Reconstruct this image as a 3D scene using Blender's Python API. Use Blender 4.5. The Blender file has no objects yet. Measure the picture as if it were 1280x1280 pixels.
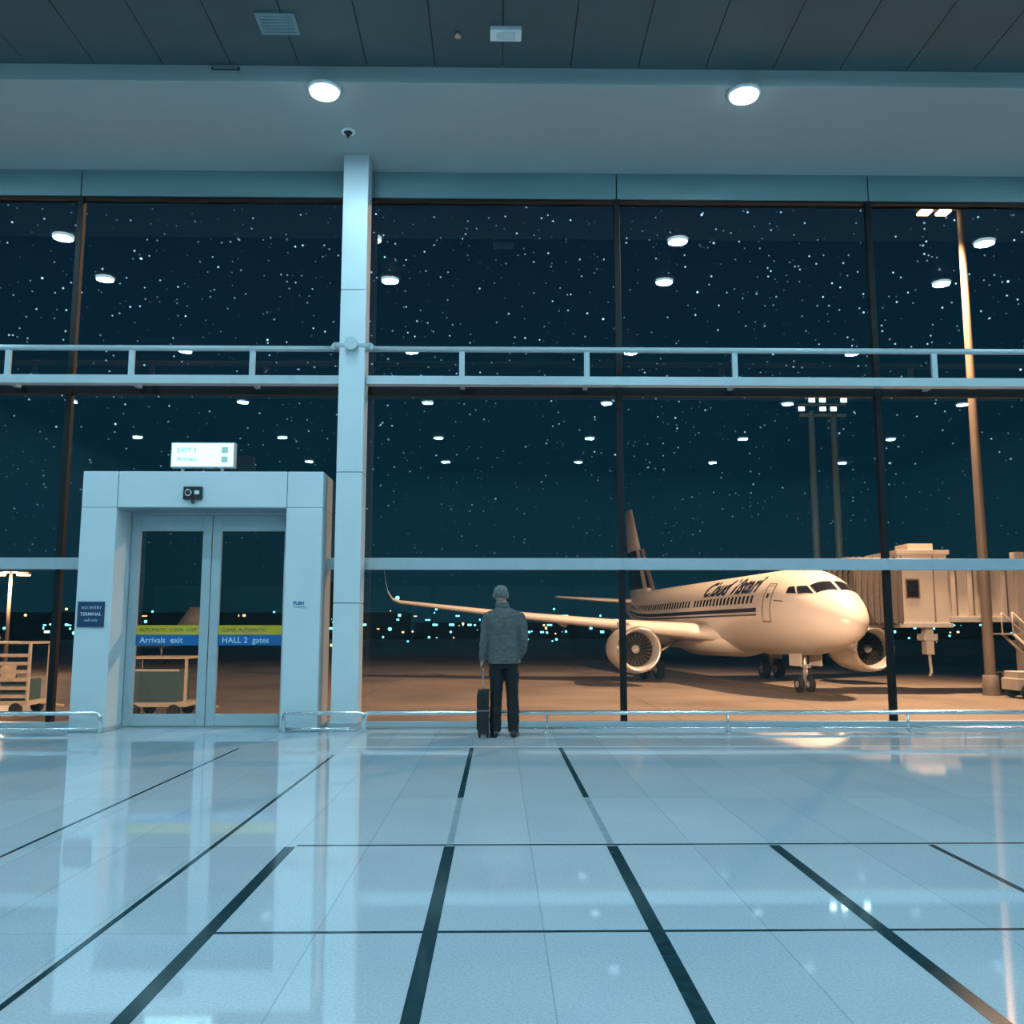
import bpy, bmesh, math, random
from math import sin, cos, pi, radians, sqrt
from mathutils import Vector, Matrix, noise
random.seed(7)
S = bpy.context.scene
COL = S.collection
S.view_settings.view_transform = 'Standard'

# ------------------------------------------------------------------ materials
def new_mat(name):
    m = bpy.data.materials.new(name); m.use_nodes = True
    nt = m.node_tree; nt.nodes.clear()
    out = nt.nodes.new('ShaderNodeOutputMaterial')
    return m, nt, out

def pmat(name, col, rough=0.5, metal=0.0, var=0.12, scale=6.0, emis=None, estr=0.0, bump=0.0, spec=0.5):
    m, nt, out = new_mat(name)
    b = nt.nodes.new('ShaderNodeBsdfPrincipled')
    b.inputs['Roughness'].default_value = rough
    b.inputs['Metallic'].default_value = metal
    b.inputs['Specular IOR Level'].default_value = spec
    tc = nt.nodes.new('ShaderNodeTexCoord')
    nz = nt.nodes.new('ShaderNodeTexNoise'); nz.inputs['Scale'].default_value = scale
    nz.inputs['Detail'].default_value = 4
    nt.links.new(tc.outputs['Object'], nz.inputs['Vector'])
    cr = nt.nodes.new('ShaderNodeValToRGB')
    cr.color_ramp.elements[0].position = 0.3; cr.color_ramp.elements[1].position = 0.7
    cr.color_ramp.elements[0].color = (*[c*(1-var) for c in col], 1)
    cr.color_ramp.elements[1].color = (*[min(1, c*(1+var)) for c in col], 1)
    nt.links.new(nz.outputs['Fac'], cr.inputs['Fac'])
    nt.links.new(cr.outputs['Color'], b.inputs['Base Color'])
    if emis:
        b.inputs['Emission Color'].default_value = (*emis, 1)
        b.inputs['Emission Strength'].default_value = estr
    if bump:
        bp = nt.nodes.new('ShaderNodeBump'); bp.inputs['Strength'].default_value = bump
        bp.inputs['Distance'].default_value = 0.02
        nt.links.new(nz.outputs['Fac'], bp.inputs['Height'])
        nt.links.new(bp.outputs['Normal'], b.inputs['Normal'])
    nt.links.new(b.outputs['BSDF'], out.inputs['Surface'])
    return m

def mth(nt, op, a, b=None, c=None):
    n = nt.nodes.new('ShaderNodeMath'); n.operation = op
    for i, v in enumerate((a, b, c)):
        if v is None: continue
        if isinstance(v, (int, float)): n.inputs[i].default_value = v
        else: nt.links.new(v, n.inputs[i])
    return n.outputs[0]

def glass_mat(name, tint, refl=1.0, base=0.045):
    m, nt, out = new_mat(name)
    g = nt.nodes.new('ShaderNodeNewGeometry')
    d = nt.nodes.new('ShaderNodeVectorMath'); d.operation = 'DOT_PRODUCT'
    nt.links.new(g.outputs['Incoming'], d.inputs[0]); nt.links.new(g.outputs['Normal'], d.inputs[1])
    c = mth(nt, 'ABSOLUTE', d.outputs['Value'])
    k = mth(nt, 'POWER', mth(nt, 'SUBTRACT', 1.0, c), 5.0)
    f = mth(nt, 'MULTIPLY', mth(nt, 'MULTIPLY_ADD', k, 1-base, base), refl)
    f.node.use_clamp = True
    t = nt.nodes.new('ShaderNodeBsdfTransparent'); t.inputs['Color'].default_value = (*tint, 1)
    gl = nt.nodes.new('ShaderNodeBsdfGlossy'); gl.inputs['Roughness'].default_value = 0.0
    gl.inputs['Color'].default_value = (0.85, 0.97, 1, 1)
    mx = nt.nodes.new('ShaderNodeMixShader')
    nt.links.new(f, mx.inputs[0]); nt.links.new(t.outputs[0], mx.inputs[1]); nt.links.new(gl.outputs[0], mx.inputs[2])
    nt.links.new(mx.outputs[0], out.inputs['Surface'])
    return m

def floor_mat():
    m, nt, out = new_mat('polished_terrazzo_tile')
    b = nt.nodes.new('ShaderNodeBsdfPrincipled')
    g = nt.nodes.new('ShaderNodeNewGeometry')
    sp = nt.nodes.new('ShaderNodeSeparateXYZ'); nt.links.new(g.outputs['Position'], sp.inputs[0])
    px, py = 0.4627, 1.5
    xs = mth(nt, 'SUBTRACT', sp.outputs['X'], 0.188); ys = mth(nt, 'SUBTRACT', sp.outputs['Y'], 3.94)
    dx = mth(nt, 'PINGPONG', xs, px/2); dy = mth(nt, 'PINGPONG', ys, py/2)
    j = mth(nt, 'LESS_THAN', mth(nt, 'MINIMUM', dx, dy), 0.0026)
    cx = mth(nt, 'FLOOR', mth(nt, 'DIVIDE', xs, px)); cy = mth(nt, 'FLOOR', mth(nt, 'DIVIDE', ys, py))
    cb = nt.nodes.new('ShaderNodeCombineXYZ'); nt.links.new(cx, cb.inputs[0]); nt.links.new(cy, cb.inputs[1])
    wn = nt.nodes.new('ShaderNodeTexWhiteNoise'); nt.links.new(cb.outputs[0], wn.inputs['Vector'])
    nz = nt.nodes.new('ShaderNodeTexNoise'); nz.inputs['Scale'].default_value = 90; nz.inputs['Detail'].default_value = 3
    nt.links.new(g.outputs['Position'], nz.inputs['Vector'])
    nl = nt.nodes.new('ShaderNodeTexNoise'); nl.inputs['Scale'].default_value = 0.9
    nt.links.new(g.outputs['Position'], nl.inputs['Vector'])
    v = mth(nt, 'ADD', mth(nt, 'MULTIPLY', wn.outputs['Value'], 0.10), mth(nt, 'MULTIPLY', nz.outputs['Fac'], 0.55))
    v = mth(nt, 'ADD', v, mth(nt, 'MULTIPLY', nl.outputs['Fac'], 0.25))
    cr = nt.nodes.new('ShaderNodeValToRGB')
    cr.color_ramp.elements[0].position = 0.25; cr.color_ramp.elements[0].color = (0.38, 0.46, 0.54, 1)
    cr.color_ramp.elements[1].position = 0.65; cr.color_ramp.elements[1].color = (0.62, 0.71, 0.80, 1)
    nt.links.new(v, cr.inputs['Fac'])
    mx = nt.nodes.new('ShaderNodeMix'); mx.data_type = 'RGBA'
    nt.links.new(mth(nt, 'MULTIPLY', j, 0.42), mx.inputs[0])
    nt.links.new(cr.outputs['Color'], mx.inputs[6]); mx.inputs[7].default_value = (0.12, 0.2, 0.25, 1)
    nt.links.new(mx.outputs[2], b.inputs['Base Color'])
    r = mth(nt, 'MULTIPLY_ADD', nl.outputs['Fac'], 0.05, 0.015)
    nt.links.new(r, b.inputs['Roughness'])
    b.inputs['IOR'].default_value = 2.15
    nt.links.new(b.outputs['BSDF'], out.inputs['Surface'])
    return m

def apron_mat():
    m, nt, out = new_mat('apron_concrete')
    b = nt.nodes.new('ShaderNodeBsdfPrincipled')
    g = nt.nodes.new('ShaderNodeNewGeometry')
    sp = nt.nodes.new('ShaderNodeSeparateXYZ'); nt.links.new(g.outputs['Position'], sp.inputs[0])
    dx = mth(nt, 'PINGPONG', sp.outputs['X'], 3.0); dy = mth(nt, 'PINGPONG', sp.outputs['Y'], 3.0)
    j = mth(nt, 'LESS_THAN', mth(nt, 'MINIMUM', dx, dy), 0.05)
    nz = nt.nodes.new('ShaderNodeTexNoise'); nz.inputs['Scale'].default_value = 0.25; nz.inputs['Detail'].default_value = 8
    nt.links.new(g.outputs['Position'], nz.inputs['Vector'])
    cr = nt.nodes.new('ShaderNodeValToRGB')
    cr.color_ramp.elements[0].position = 0.3; cr.color_ramp.elements[0].color = (0.15, 0.12, 0.10, 1)
    cr.color_ramp.elements[1].position = 0.7; cr.color_ramp.elements[1].color = (0.27, 0.22, 0.18, 1)
    nt.links.new(nz.outputs['Fac'], cr.inputs['Fac'])
    mx = nt.nodes.new('ShaderNodeMix'); mx.data_type = 'RGBA'
    nt.links.new(mth(nt, 'MULTIPLY', j, 0.5), mx.inputs[0])
    nt.links.new(cr.outputs['Color'], mx.inputs[6]); mx.inputs[7].default_value = (0.05, 0.04, 0.035, 1)
    nt.links.new(mx.outputs[2], b.inputs['Base Color'])
    b.inputs['Roughness'].default_value = 0.5
    nt.links.new(b.outputs['BSDF'], out.inputs['Surface'])
    return m

def emit(name, col, st):
    m, nt, out = new_mat(name)
    e = nt.nodes.new('ShaderNodeEmission'); e.inputs[0].default_value = (*col, 1); e.inputs[1].default_value = st
    nt.links.new(e.outputs[0], out.inputs['Surface']); return m

M = dict(
 floor=floor_mat(), apron=apron_mat(),
 glass=glass_mat('window_glass', (0.80, 0.92, 0.96), 1.2),
 doorglass=glass_mat('door_glass', (0.62, 0.72, 0.74), 1.3),
 inlay=pmat('dark_inlay', (0.014, 0.045, 0.055), 0.12, var=0.3, scale=20),
 inlay2=pmat('pale_inlay', (0.30, 0.38, 0.44), 0.08),
 inlay3=pmat('white_inlay', (0.8, 0.88, 0.92), 0.1),
 ceil=pmat('ceiling_panel', (0.050, 0.098, 0.110), 0.5, var=0.1, scale=0.8),
 ceild=pmat('ceiling_gap', (0.01, 0.02, 0.025), 0.8),
 soffit=pmat('soffit_plaster', (0.34, 0.41, 0.43), 0.7, var=0.04, scale=0.5),
 header=pmat('header_panel', (0.17, 0.29, 0.32), 0.4, var=0.05, scale=0.8),
 wall=pmat('hall_wall', (0.10, 0.18, 0.20), 0.7, var=0.1),
 white=pmat('white_cladding', (0.56, 0.66, 0.71), 0.35, var=0.03, scale=2),
 seam=pmat('cladding_seam', (0.18, 0.26, 0.30), 0.6),
 alu=pmat('painted_aluminium', (0.40, 0.50, 0.55), 0.35, 0.2, var=0.04),
 mull=pmat('dark_mullion', (0.006, 0.010, 0.013), 0.5, spec=0.25),
 lens=emit('downlight_lens', (0.80, 0.97, 1.0), 9.0),
 chrome=pmat('brushed_steel', (0.72, 0.78, 0.80), 0.22, 0.9, var=0.05),
 black=pmat('black_plastic', (0.012, 0.014, 0.016), 0.4),
 plastic=pmat('white_plastic', (0.7, 0.8, 0.82), 0.4),
 navy=pmat('navy_sign', (0.015, 0.05, 0.12), 0.4),
 bluestrip=pmat('blue_strip', (0.01, 0.13, 0.38), 0.35),
 yellow=pmat('yellow_strip', (0.62, 0.45, 0.02), 0.35),
 text=pmat('sign_text', (0.55, 0.68, 0.75), 0.5),
 textb=pmat('blue_text', (0.03, 0.16, 0.33), 0.5),
 signlit=emit('lit_sign_face', (0.50, 0.98, 0.96), 1.9),
 signicon=emit('lit_sign_print', (0.28, 0.68, 0.68), 0.9),
 jacket=pmat('grey_jacket', (0.088, 0.100, 0.104), 0.85, var=0.2, scale=25, bump=0.4),
 pants=pmat('black_trousers', (0.006, 0.009, 0.013), 0.85, var=0.3, scale=30),
 shoe=pmat('black_leather', (0.008, 0.01, 0.012), 0.35),
 skin=pmat('skin', (0.42, 0.25, 0.18), 0.5, var=0.06),
 hair=pmat('grey_hair', (0.13, 0.15, 0.16), 0.85, var=0.35, scale=60, bump=0.5),
 bag=pmat('black_suitcase_fabric', (0.008, 0.011, 0.014), 0.7, var=0.3, scale=40),
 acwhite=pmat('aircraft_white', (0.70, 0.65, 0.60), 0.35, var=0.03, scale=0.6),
 acgrey=pmat('aircraft_grey', (0.42, 0.42, 0.42), 0.4),
 acdark=pmat('aircraft_window', (0.012, 0.014, 0.02), 0.15),
 acline=pmat('aircraft_panel_line', (0.16, 0.12, 0.10), 0.5),
 acblue=pmat('aircraft_livery_dark', (0.018, 0.020, 0.06), 0.35),
 lip=pmat('engine_lip_metal', (0.75, 0.72, 0.68), 0.25, 0.8),
 fan=pmat('fan_blades', (0.05, 0.05, 0.055), 0.35, 0.5),
 tyre=pmat('tyre_rubber', (0.012, 0.012, 0.012), 0.8),
 strut=pmat('gear_steel', (0.5, 0.48, 0.45), 0.35, 0.4),
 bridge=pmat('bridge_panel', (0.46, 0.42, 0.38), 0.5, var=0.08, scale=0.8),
 bellow=pmat('bridge_bellows', (0.13, 0.11, 0.10), 0.8),
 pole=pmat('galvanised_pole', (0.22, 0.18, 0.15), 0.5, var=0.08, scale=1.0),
 poled=pmat('dim_mast_steel', (0.12, 0.26, 0.34), 0.5),
 warmlamp=emit('sodium_lamp', (1.0, 0.58, 0.30), 12),
 coollamp=emit('white_flood_lamp', (0.75, 1.0, 1.0), 9),
 farwarm=emit('distant_warm_light', (1.0, 0.55, 0.25), 2.4),
 farcool=emit('distant_cool_light', (0.25, 0.88, 1.0), 2.6),
 bldg=pmat('distant_building', (0.03, 0.04, 0.045), 0.8),
 cartw=pmat('cart_frame', (0.50, 0.42, 0.33), 0.5),
 cartg=pmat('cart_container', (0.04, 0.09, 0.10), 0.6),
 marking=pmat('yellow_marking', (0.7, 0.45, 0.05), 0.6),
)

# ------------------------------------------------------------------ mesh builder
class MB:
    def __init__(s):
        s.bm = bmesh.new(); s.mats = []
    def mi(s, k):
        if k not in s.mats: s.mats.append(k)
        return s.mats.index(k)
    def box(s, x0, x1, y0, y1, z0, z1, k):
        i = s.mi(k)
        v = [s.bm.verts.new(p) for p in ((x0,y0,z0),(x1,y0,z0),(x1,y1,z0),(x0,y1,z0),(x0,y0,z1),(x1,y0,z1),(x1,y1,z1),(x0,y1,z1))]
        for f in ((3,2,1,0),(4,5,6,7),(0,1,5,4),(1,2,6,5),(2,3,7,6),(3,0,4,7)):
            s.bm.faces.new([v[a] for a in f]).material_index = i
    def face(s, pts, k, smooth=False):
        f = s.bm.faces.new([s.bm.verts.new(p) for p in pts]); f.material_index = s.mi(k); f.smooth = smooth
    def rings(s, rings, k, smooth=True, cap0=True, cap1=True, closed=True):
        i = s.mi(k)
        R = [[s.bm.verts.new(p) for p in r] for r in rings]
        n = len(R[0])
        for a in range(len(R)-1):
            for b in range(n if closed else n-1):
                f = s.bm.faces.new((R[a][b], R[a][(b+1) % n], R[a+1][(b+1) % n], R[a+1][b]))
                f.material_index = i; f.smooth = smooth
        if cap0: f = s.bm.faces.new(list(reversed(R[0]))); f.material_index = i
        if cap1: f = s.bm.faces.new(R[-1]); f.material_index = i
    def tube(s, pts, rad, k, seg=12, smooth=True, caps=True, flat=(1, 1)):
        pts = [Vector(p) for p in pts]
        if isinstance(rad, (int, float)): rad = [rad]*len(pts)
        t0 = (pts[1]-pts[0]).normalized()
        up = Vector((0, 1, 0)) if abs(t0.y) < 0.9 else Vector((1, 0, 0))
        u = t0.cross(up).normalized()
        rr = []
        for i, p in enumerate(pts):
            if i == 0: t = pts[1]-pts[0]
            elif i == len(pts)-1: t = pts[-1]-pts[-2]
            else: t = (pts[i+1]-p).normalized()+(p-pts[i-1]).normalized()
            t.normalize()
            u = (u - t*u.dot(t)).normalized(); w = t.cross(u)
            rr.append([p+(u*cos(2*pi*a/seg)*flat[0]+w*sin(2*pi*a/seg)*flat[1])*rad[i] for a in range(seg)])
        s.rings(rr, k, smooth, caps, caps)
    def ell(s, c, r, k, seg=16, nr=10):
        c = Vector(c); rr = []
        for a in range(1, nr):
            th = pi*a/nr
            rr.append([c+Vector((r[0]*sin(th)*cos(2*pi*b/seg), r[1]*sin(th)*sin(2*pi*b/seg), -r[2]*cos(th))) for b in range(seg)])
        s.rings(rr, k)
    def add_mesh(s, me, mat4, k):
        i = s.mi(k)
        vs = [s.bm.verts.new(mat4(v.co) if callable(mat4) else mat4 @ v.co) for v in me.vertices]
        for p in me.polygons:
            try: s.bm.faces.new([vs[a] for a in p.vertices]).material_index = i
            except ValueError: pass
    def done(s, name, parent=None, bevel=0, loc=None, recalc=True):
        if recalc: bmesh.ops.recalc_face_normals(s.bm, faces=s.bm.faces)
        me = bpy.data.meshes.new(name); s.bm.to_mesh(me); s.bm.free()
        for k in s.mats: me.materials.append(M[k])
        o = bpy.data.objects.new(name, me); COL.objects.link(o)
        if parent: o.parent = parent
        if loc: o.location = loc
        if bevel:
            b = o.modifiers.new('bevel', 'BEVEL'); b.width = bevel; b.segments = 2; b.limit_method = 'ANGLE'; b.angle_limit = radians(50)
        return o

def empty(name, loc=(0, 0, 0), rz=0):
    e = bpy.data.objects.new(name, None); COL.objects.link(e); e.location = loc; e.rotation_euler = (0, 0, rz); return e

def text_mesh(body, size, shear=0.0, bold=0.0):
    c = bpy.data.curves.new('txt', 'FONT'); c.body = body; c.size = size; c.shear = shear; c.offset = bold
    c.align_x = 'LEFT'; c.resolution_u = 3
    o = bpy.data.objects.new('txt', c); COL.objects.link(o)
    bpy.context.view_layer.update()
    me = bpy.data.meshes.new_from_object(o.evaluated_get(bpy.context.evaluated_depsgraph_get()))
    bpy.data.objects.remove(o); return me

def wall_text(mb, body, size, x, y, z, k, bold=0.0):
    me = text_mesh(body, size, bold=bold)
    mb.add_mesh(me, lambda c: Vector((x+c.x, y, z+c.y)), k)

def add_light(name, typ, loc, col, power, parent=None, target=None, **kw):
    l = bpy.data.lights.new(name, typ); l.color = col; l.energy = power
    for a, b in kw.items(): setattr(l, a, b)
    o = bpy.data.objects.new(name, l); COL.objects.link(o); o.location = loc
    if target is not None:
        o.rotation_euler = (Vector(target)-Vector(loc)).to_track_quat('-Z', 'Y').to_euler()
    if parent: o.parent = parent
    return o

XL, XR, YB, YW = -14.0, 16.0, -13.0, 12.0
ZC, ZS, ZG = 7.66, 7.46, -1.7

# ------------------------------------------------------------------ room shell
f = MB(); f.box(XL, XR, YB, YW+0.2, -0.2, 0, 'floor')
def strip(x0, x1, y0, y1, k): f.box(x0, x1, y0, y1, 0.0, 0.0012, k)
for x in (-1.18, -0.275, 0.651, 1.58): strip(x-.031, x+.031, YB, 5.44, 'inlay')
strip(2.465, 2.50, YB, 5.44, 'inlay')
for x in (-0.275, 0.651):
    strip(x-.022, x+.022, 6.98, 9.85, 'inlay'); strip(x-.02, x+.02, 5.46, 6.97, 'inlay2')
strip(-2.712, -2.688, YB, 9.85, 'inlay'); strip(-1.634, -1.606, YB, 9.35, 'inlay')
strip(-1.15, XR, 5.463, 5.488, 'inlay')
xs = [-1.149, -0.306, -0.244, 0.62, 0.682, 1.549, 1.611, 2.465, 2.50, XR]
for i in range(0, 9, 2): strip(xs[i]+.0, xs[i+1], 3.93, 3.955, 'inlay')
strip(-1.6, XR, 9.93, 9.97, 'inlay3')
f.done('floor')

c = MB()
c.box(XL, XR, YB, 9.9, ZC+.03, ZC+.2, 'ceild')
x = XL
while x < XR-.1:
    for (a, b) in ((-13, -7.3), (-7.29, -1.6), (-1.59, 4.1), (4.11, 9.88)):
        c.box(x+.005, x+.775, a, b, ZC, ZC+.03, 'ceil')
    x += .78
c.done('ceiling')
c = MB(); c.box(XL, XR, 9.88, YW+.4, ZS, ZC+.25, 'soffit'); c.done('ceiling_soffit', bevel=.01)
for n, b in (('wall_left', (XL-.2, XL, YB, YW+.2, -.2, ZC+.2)), ('wall_right', (XR, XR+.2, YB, YW+.2, -.2, ZC+.2)), ('wall_back', (XL-.2, XR+.2, YB-.2, YB, -.2, ZC+.2))):
    w = MB(); w.box(*b, 'wall')
    if n == 'wall_back':
        for i in range(11): w.box(XL+.3+i*2.8, XL+2.9+i*2.8, YB, YB+.04, .2, 3.0, 'header')
    w.done(n)
w = MB(); w.box(XL-.2, XR+.2, YW+.21, YW+.45, ZG, -.0, 'wall'); w.done('wall_front_plinth')

# ------------------------------------------------------------------ curtain wall windows
bays = [XL, -9.3, -5.69, -1.9, 1.612, 5.09, 8.6, 12.1, XR]
for n in range(8):
    a, b = bays[n], bays[n+1]
    w = MB()
    def pane(x0, x1, z0, z1): w.face([(x0, YW, z0), (x1, YW, z0), (x1, YW, z1), (x0, YW, z1)], 'glass')
    pane(a+.04, b-.04, 4.44, 7.09)
    if n == 2:
        pane(a+.04, b-.04, 3.1, 4.36)
        pane(a+.04, -5.1, 2.15, 3.1); pane(-2.3, b-.04, 2.15, 3.1)
        pane(a+.04, -5.1, .07, 2.0); pane(-2.3, b-.04, .07, 2.0)
    else:
        pane(a+.04, b-.04, 2.15, 4.36); pane(a+.04, b-.04, .07, 2.0)
    g = w.done('window_%d' % (n+1), recalc=False)
    w = MB()
    w.box(a-.04, a+.04, YW-.04, YW+.06, 0, 7.09, 'mull')
    if n == 7: w.box(b-.04, b, YW-.04, YW+.06, 0, 7.09, 'mull')
    w.box(a+.04, b-.04, YW-.03, YW+.05, 4.33, 4.44, 'mull')
    w.box(a+.04, b-.04, YW-.03, YW+.05, 7.06, 7.09, 'mull')
    segs = [(a+.04, b-.04)] if n != 2 else [(a+.04, -5.15), (-2.25, b-.04)]
    for (p, q) in segs:
        w.box(p-.04, q+.04, YW-.09, YW-.0, 2.0, 2.15, 'alu')
        w.box(p-.04, q+.04, YW-.08, YW+.05, 0.0, .07, 'alu')
    w.done('frame_%d' % (n+1), parent=g, bevel=.006)
w = MB()
for n in range(8): w.box(bays[n]+.008, bays[n+1]-.008, YW-.05, YW+.2, 7.09, ZS, 'header')
w.box(XL, XR, YW-.01, YW+.2, 7.09, ZS, 'mull')
w.done('trim_1', bevel=.004)

# column
w = MB()
for z0, z1 in ((0, 1.55), (1.56, 3.2), (3.21, 5.6), (5.61, ZS)): w.box(-2.05, -1.72, 11.5, 11.83, z0, z1, 'white')
w.box(-2.04, -1.73, 11.51, 11.82, 0, ZS, 'seam')
w.box(-2.065, -1.705, 11.485, 11.845, 0, .1, 'alu')
w.done('structural_column', bevel=.006)

# upper rail
w = MB()
yr = 11.66
for (a, b) in ((XL, -2.06), (-1.71, XR)):
    w.tube([(a, yr, 4.86), (b, yr, 4.86)], .038, 'alu', 14)
    w.box(a, b, yr-.05, yr+.08, 4.38, 4.49, 'alu')
for x in (-12.5, -9.5, -7.9, -6.35, -4.76, -3.2, -.48, 1.15, 3.09, 5.72, 8.0, 10.5, 13):
    w.box(x-.035, x+.035, yr-.02, yr+.02, 4.48, 4.84, 'alu')
    w.box(x-.03, x+.03, yr+.02, YW-.03, 4.40, 4.46, 'alu')
w.tube([(-2.12, yr-.12, 4.86), (-1.66, yr-.12, 4.86)], .05, 'alu', 14)
w.tube([(-1.89, 11.40, 4.86), (-1.89, 11.52, 4.86)], .085, 'alu', 18)
w.tube([(-2.12, yr-.12, 4.86), (-2.10, yr, 4.86)], .045, 'alu'); w.tube([(-1.66, yr-.12, 4.86), (-1.68, yr, 4.86)], .045, 'alu')
w.done('window_guard_rail')

# lower bumper rails
def low_rail(x0, x1):
    w = MB(); y = 11.30
    w.tube([(x0, y, .0), (x0, y, .19), (x0+.02, y, .225), (x0+.06, y, .235), (x1-.06, y, .235), (x1-.02, y, .225), (x1, y, .19), (x1, y, 0)], .026, 'chrome', 12)
    w.tube([(x0, y, .05), (x1, y, .05)], .016, 'chrome', 10)
    n = max(1, int((x1-x0)/2.1))
    for i in range(1, n):
        x = x0+(x1-x0)*i/n
        w.tube([(x, y, 0), (x, y, .23)], .016, 'chrome', 10); w.tube([(x, y, 0), (x, y, .012)], .045, 'chrome', 14)
    w.done('bumper_rail')
low_rail(XL+.1, -4.76); low_rail(-2.57, -1.62); low_rail(-1.60, XR-.1)

# ------------------------------------------------------------------ door portal
p = MB()
y0, y1 = 11.45, 12.12
p.box(-5.2, -4.76, y0, y1, 0, 2.74, 'white')
p.box(-2.65, -2.2, y0, y1, 0, 2.74, 'white')
p.box(-5.2, -4.765, y0, y1, 2.745, 3.2, 'white'); p.box(-4.755, -2.655, y0, y1, 2.745, 3.2, 'white'); p.box(-2.645, -2.2, y0, y1, 2.745, 3.2, 'white')
p.box(-5.19, -2.21, y0+.01, y1-.01, 2.73, 3.19, 'seam')
p.box(-5.21, -4.75, y0-.012, y1, 0, .06, 'alu'); p.box(-2.66, -2.19, y0-.012, y1, 0, .06, 'alu')
p.done('door_portal', bevel=.008)
def door(n, a, b):
    w = MB(); y = 11.93; t = .06; s = .115
    w.box(a, a+s, y, y+t, 0.02, 2.70, 'alu'); w.box(b-s, b, y, y+t, 0.02, 2.70, 'alu')
    w.box(a+s, b-s, y, y+t, .02, .17, 'alu'); w.box(a+s, b-s, y, y+t, 2.50, 2.70, 'alu')
    d = w.done('door_%d' % n, bevel=.006)
    w = MB(); w.face([(a+s, y+.03, .17), (b-s, y+.03, .17), (b-s, y+.03, 2.50), (a+s, y+.03, 2.50)], 'doorglass'); w.done('pane', d, recalc=False)
    w = MB()
    w.box(a+s, b-s, y+.018, y+.026, 1.165, 1.285, 'yellow'); w.box(a+s, b-s, y+.018, y+.026, 1.03, 1.165, 'bluestrip')
    wall_text(w, 'AUTOMATIC DOOR  KEEP' if n == 1 else 'CLEAR  AUTOMATIC', .062, a+s+.04, y+.016, 1.205, 'navy')
    wall_text(w, 'Arrivals  exit' if n == 1 else 'HALL 2  gates', .105, a+s+.05, y+.016, 1.062, 'text', .001)
    w.done('safety_band', d)
door(1, -4.75, -3.715); door(2, -3.705, -2.66)
w = MB(); w.box(-4.75, -2.66, 11.9, 12.05, 2.705, 2.73, 'alu'); w.box(-4.76, -2.65, 11.85, 12.1, 0, .015, 'chrome'); w.done('door_track')
w = MB()
w.box(-3.93, -3.70, 11.40, 11.45, 2.84, 3.0, 'black'); w.tube([(-3.86, 11.40, 2.92), (-3.86, 11.37, 2.92)], .045, 'chrome', 16); w.tube([(-3.86, 11.372, 2.92), (-3.86, 11.362, 2.92)], .03, 'black', 16)
w.box(-3.79, -3.73, 11.392, 11.40, 2.90, 2.95, 'text'); w.tube([(-3.81, 11.42, 2.84), (-3.81, 11.41, 2.79)], .018, 'black')
w.done('door_motion_sensor', bevel=.006)
# lit sign on top
w = MB(); w.box(-4.14, -3.34, 11.50, 11.60, 3.26, 3.58, 'alu'); w.box(-4.125, -3.355, 11.494, 11.50, 3.272, 3.568, 'signlit')
for x in (-4.0, -3.5): w.box(x-.015, x+.015, 11.53, 11.57, 3.20, 3.27, 'alu')
wall_text(w, 'EXIT 3', .085, -4.06, 11.490, 3.45, 'signicon', .002); wall_text(w, 'Arrivals', .08, -4.06, 11.490, 3.34, 'signicon', .002)
w.box(-3.50, -3.42, 11.488, 11.492, 3.44, 3.52, 'signicon'); w.box(-3.50, -3.42, 11.488, 11.492, 3.32, 3.40, 'signicon')
w.done('illuminated_exit_sign', bevel=.003)
w = MB(); w.box(-5.165, -4.84, 11.435, 11.45, 1.26, 1.57, 'navy')
wall_text(w, 'NO ENTRY', .05, -5.12, 11.433, 1.48, 'text'); wall_text(w, 'TERMINAL', .055, -5.13, 11.433, 1.40, 'text', .001); wall_text(w, 'staff only', .045, -5.08, 11.433, 1.33, 'text')
w.done('wall_sign')
w = MB(); w.box(-2.53, -2.36, 11.444, 11.45, 1.50, 1.58, 'white'); wall_text(w, 'PUSH', .055, -2.53, 11.442, 1.535, 'textb', .003); wall_text(w, 'to open door', .028, -2.53, 11.442, 1.505, 'textb'); w.done('door_label')

# ------------------------------------------------------------------ ceiling fixtures
def downlight(x, y, z, pw, name='downlight'):
    w = MB(); seg = 28
    def rg(l): return [[(r*cos(2*pi*i/seg), r*sin(2*pi*i/seg), h) for i in range(seg)] for r, h in l]
    w.rings(rg(((.195, 0.0), (.190, -.035), (.165, -.04))), 'plastic', True, True, True)
    w.rings(rg(((.165, -.041), (.160, -.065), (.13, -.080))), 'lens', True, False, True)
    o = w.done(name, loc=(x, y, z))
    add_light('lamp', 'AREA', (0, 0, -.085), (0.52, 0.87, 1.0), pw, parent=o, shape='DISK', size=.30)
for x in (-6.9, -2.03, 2.86, 7.8): downlight(x, 10.0, ZS, 42)
for y in (7.75, 3.4, -1.4, -6.2, -10.6):
    for x in (-12.0, -7.2, -2.0, 3.05, 8.2, 13.2): downlight(x, y, ZC, 96)
w = MB(); w.box(-.10, .24, 9.13, 9.33, ZC-.05, ZC, 'plastic'); w.box(-.03, .17, 9.17, 9.29, ZC-.062, ZC-.05, 'white'); w.done('ceiling_speaker', bevel=.03)
w = MB(); w.box(-2.58, -2.16, 8.95, 9.3, ZC-.02, ZC, 'header')
for i in range(6): w.box(-2.54, -2.20, 8.99+i*.05, 9.01+i*.05, ZC-.03, ZC-.02, 'seam')
w.done('ceiling_air_diffuser', bevel=.006)
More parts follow.
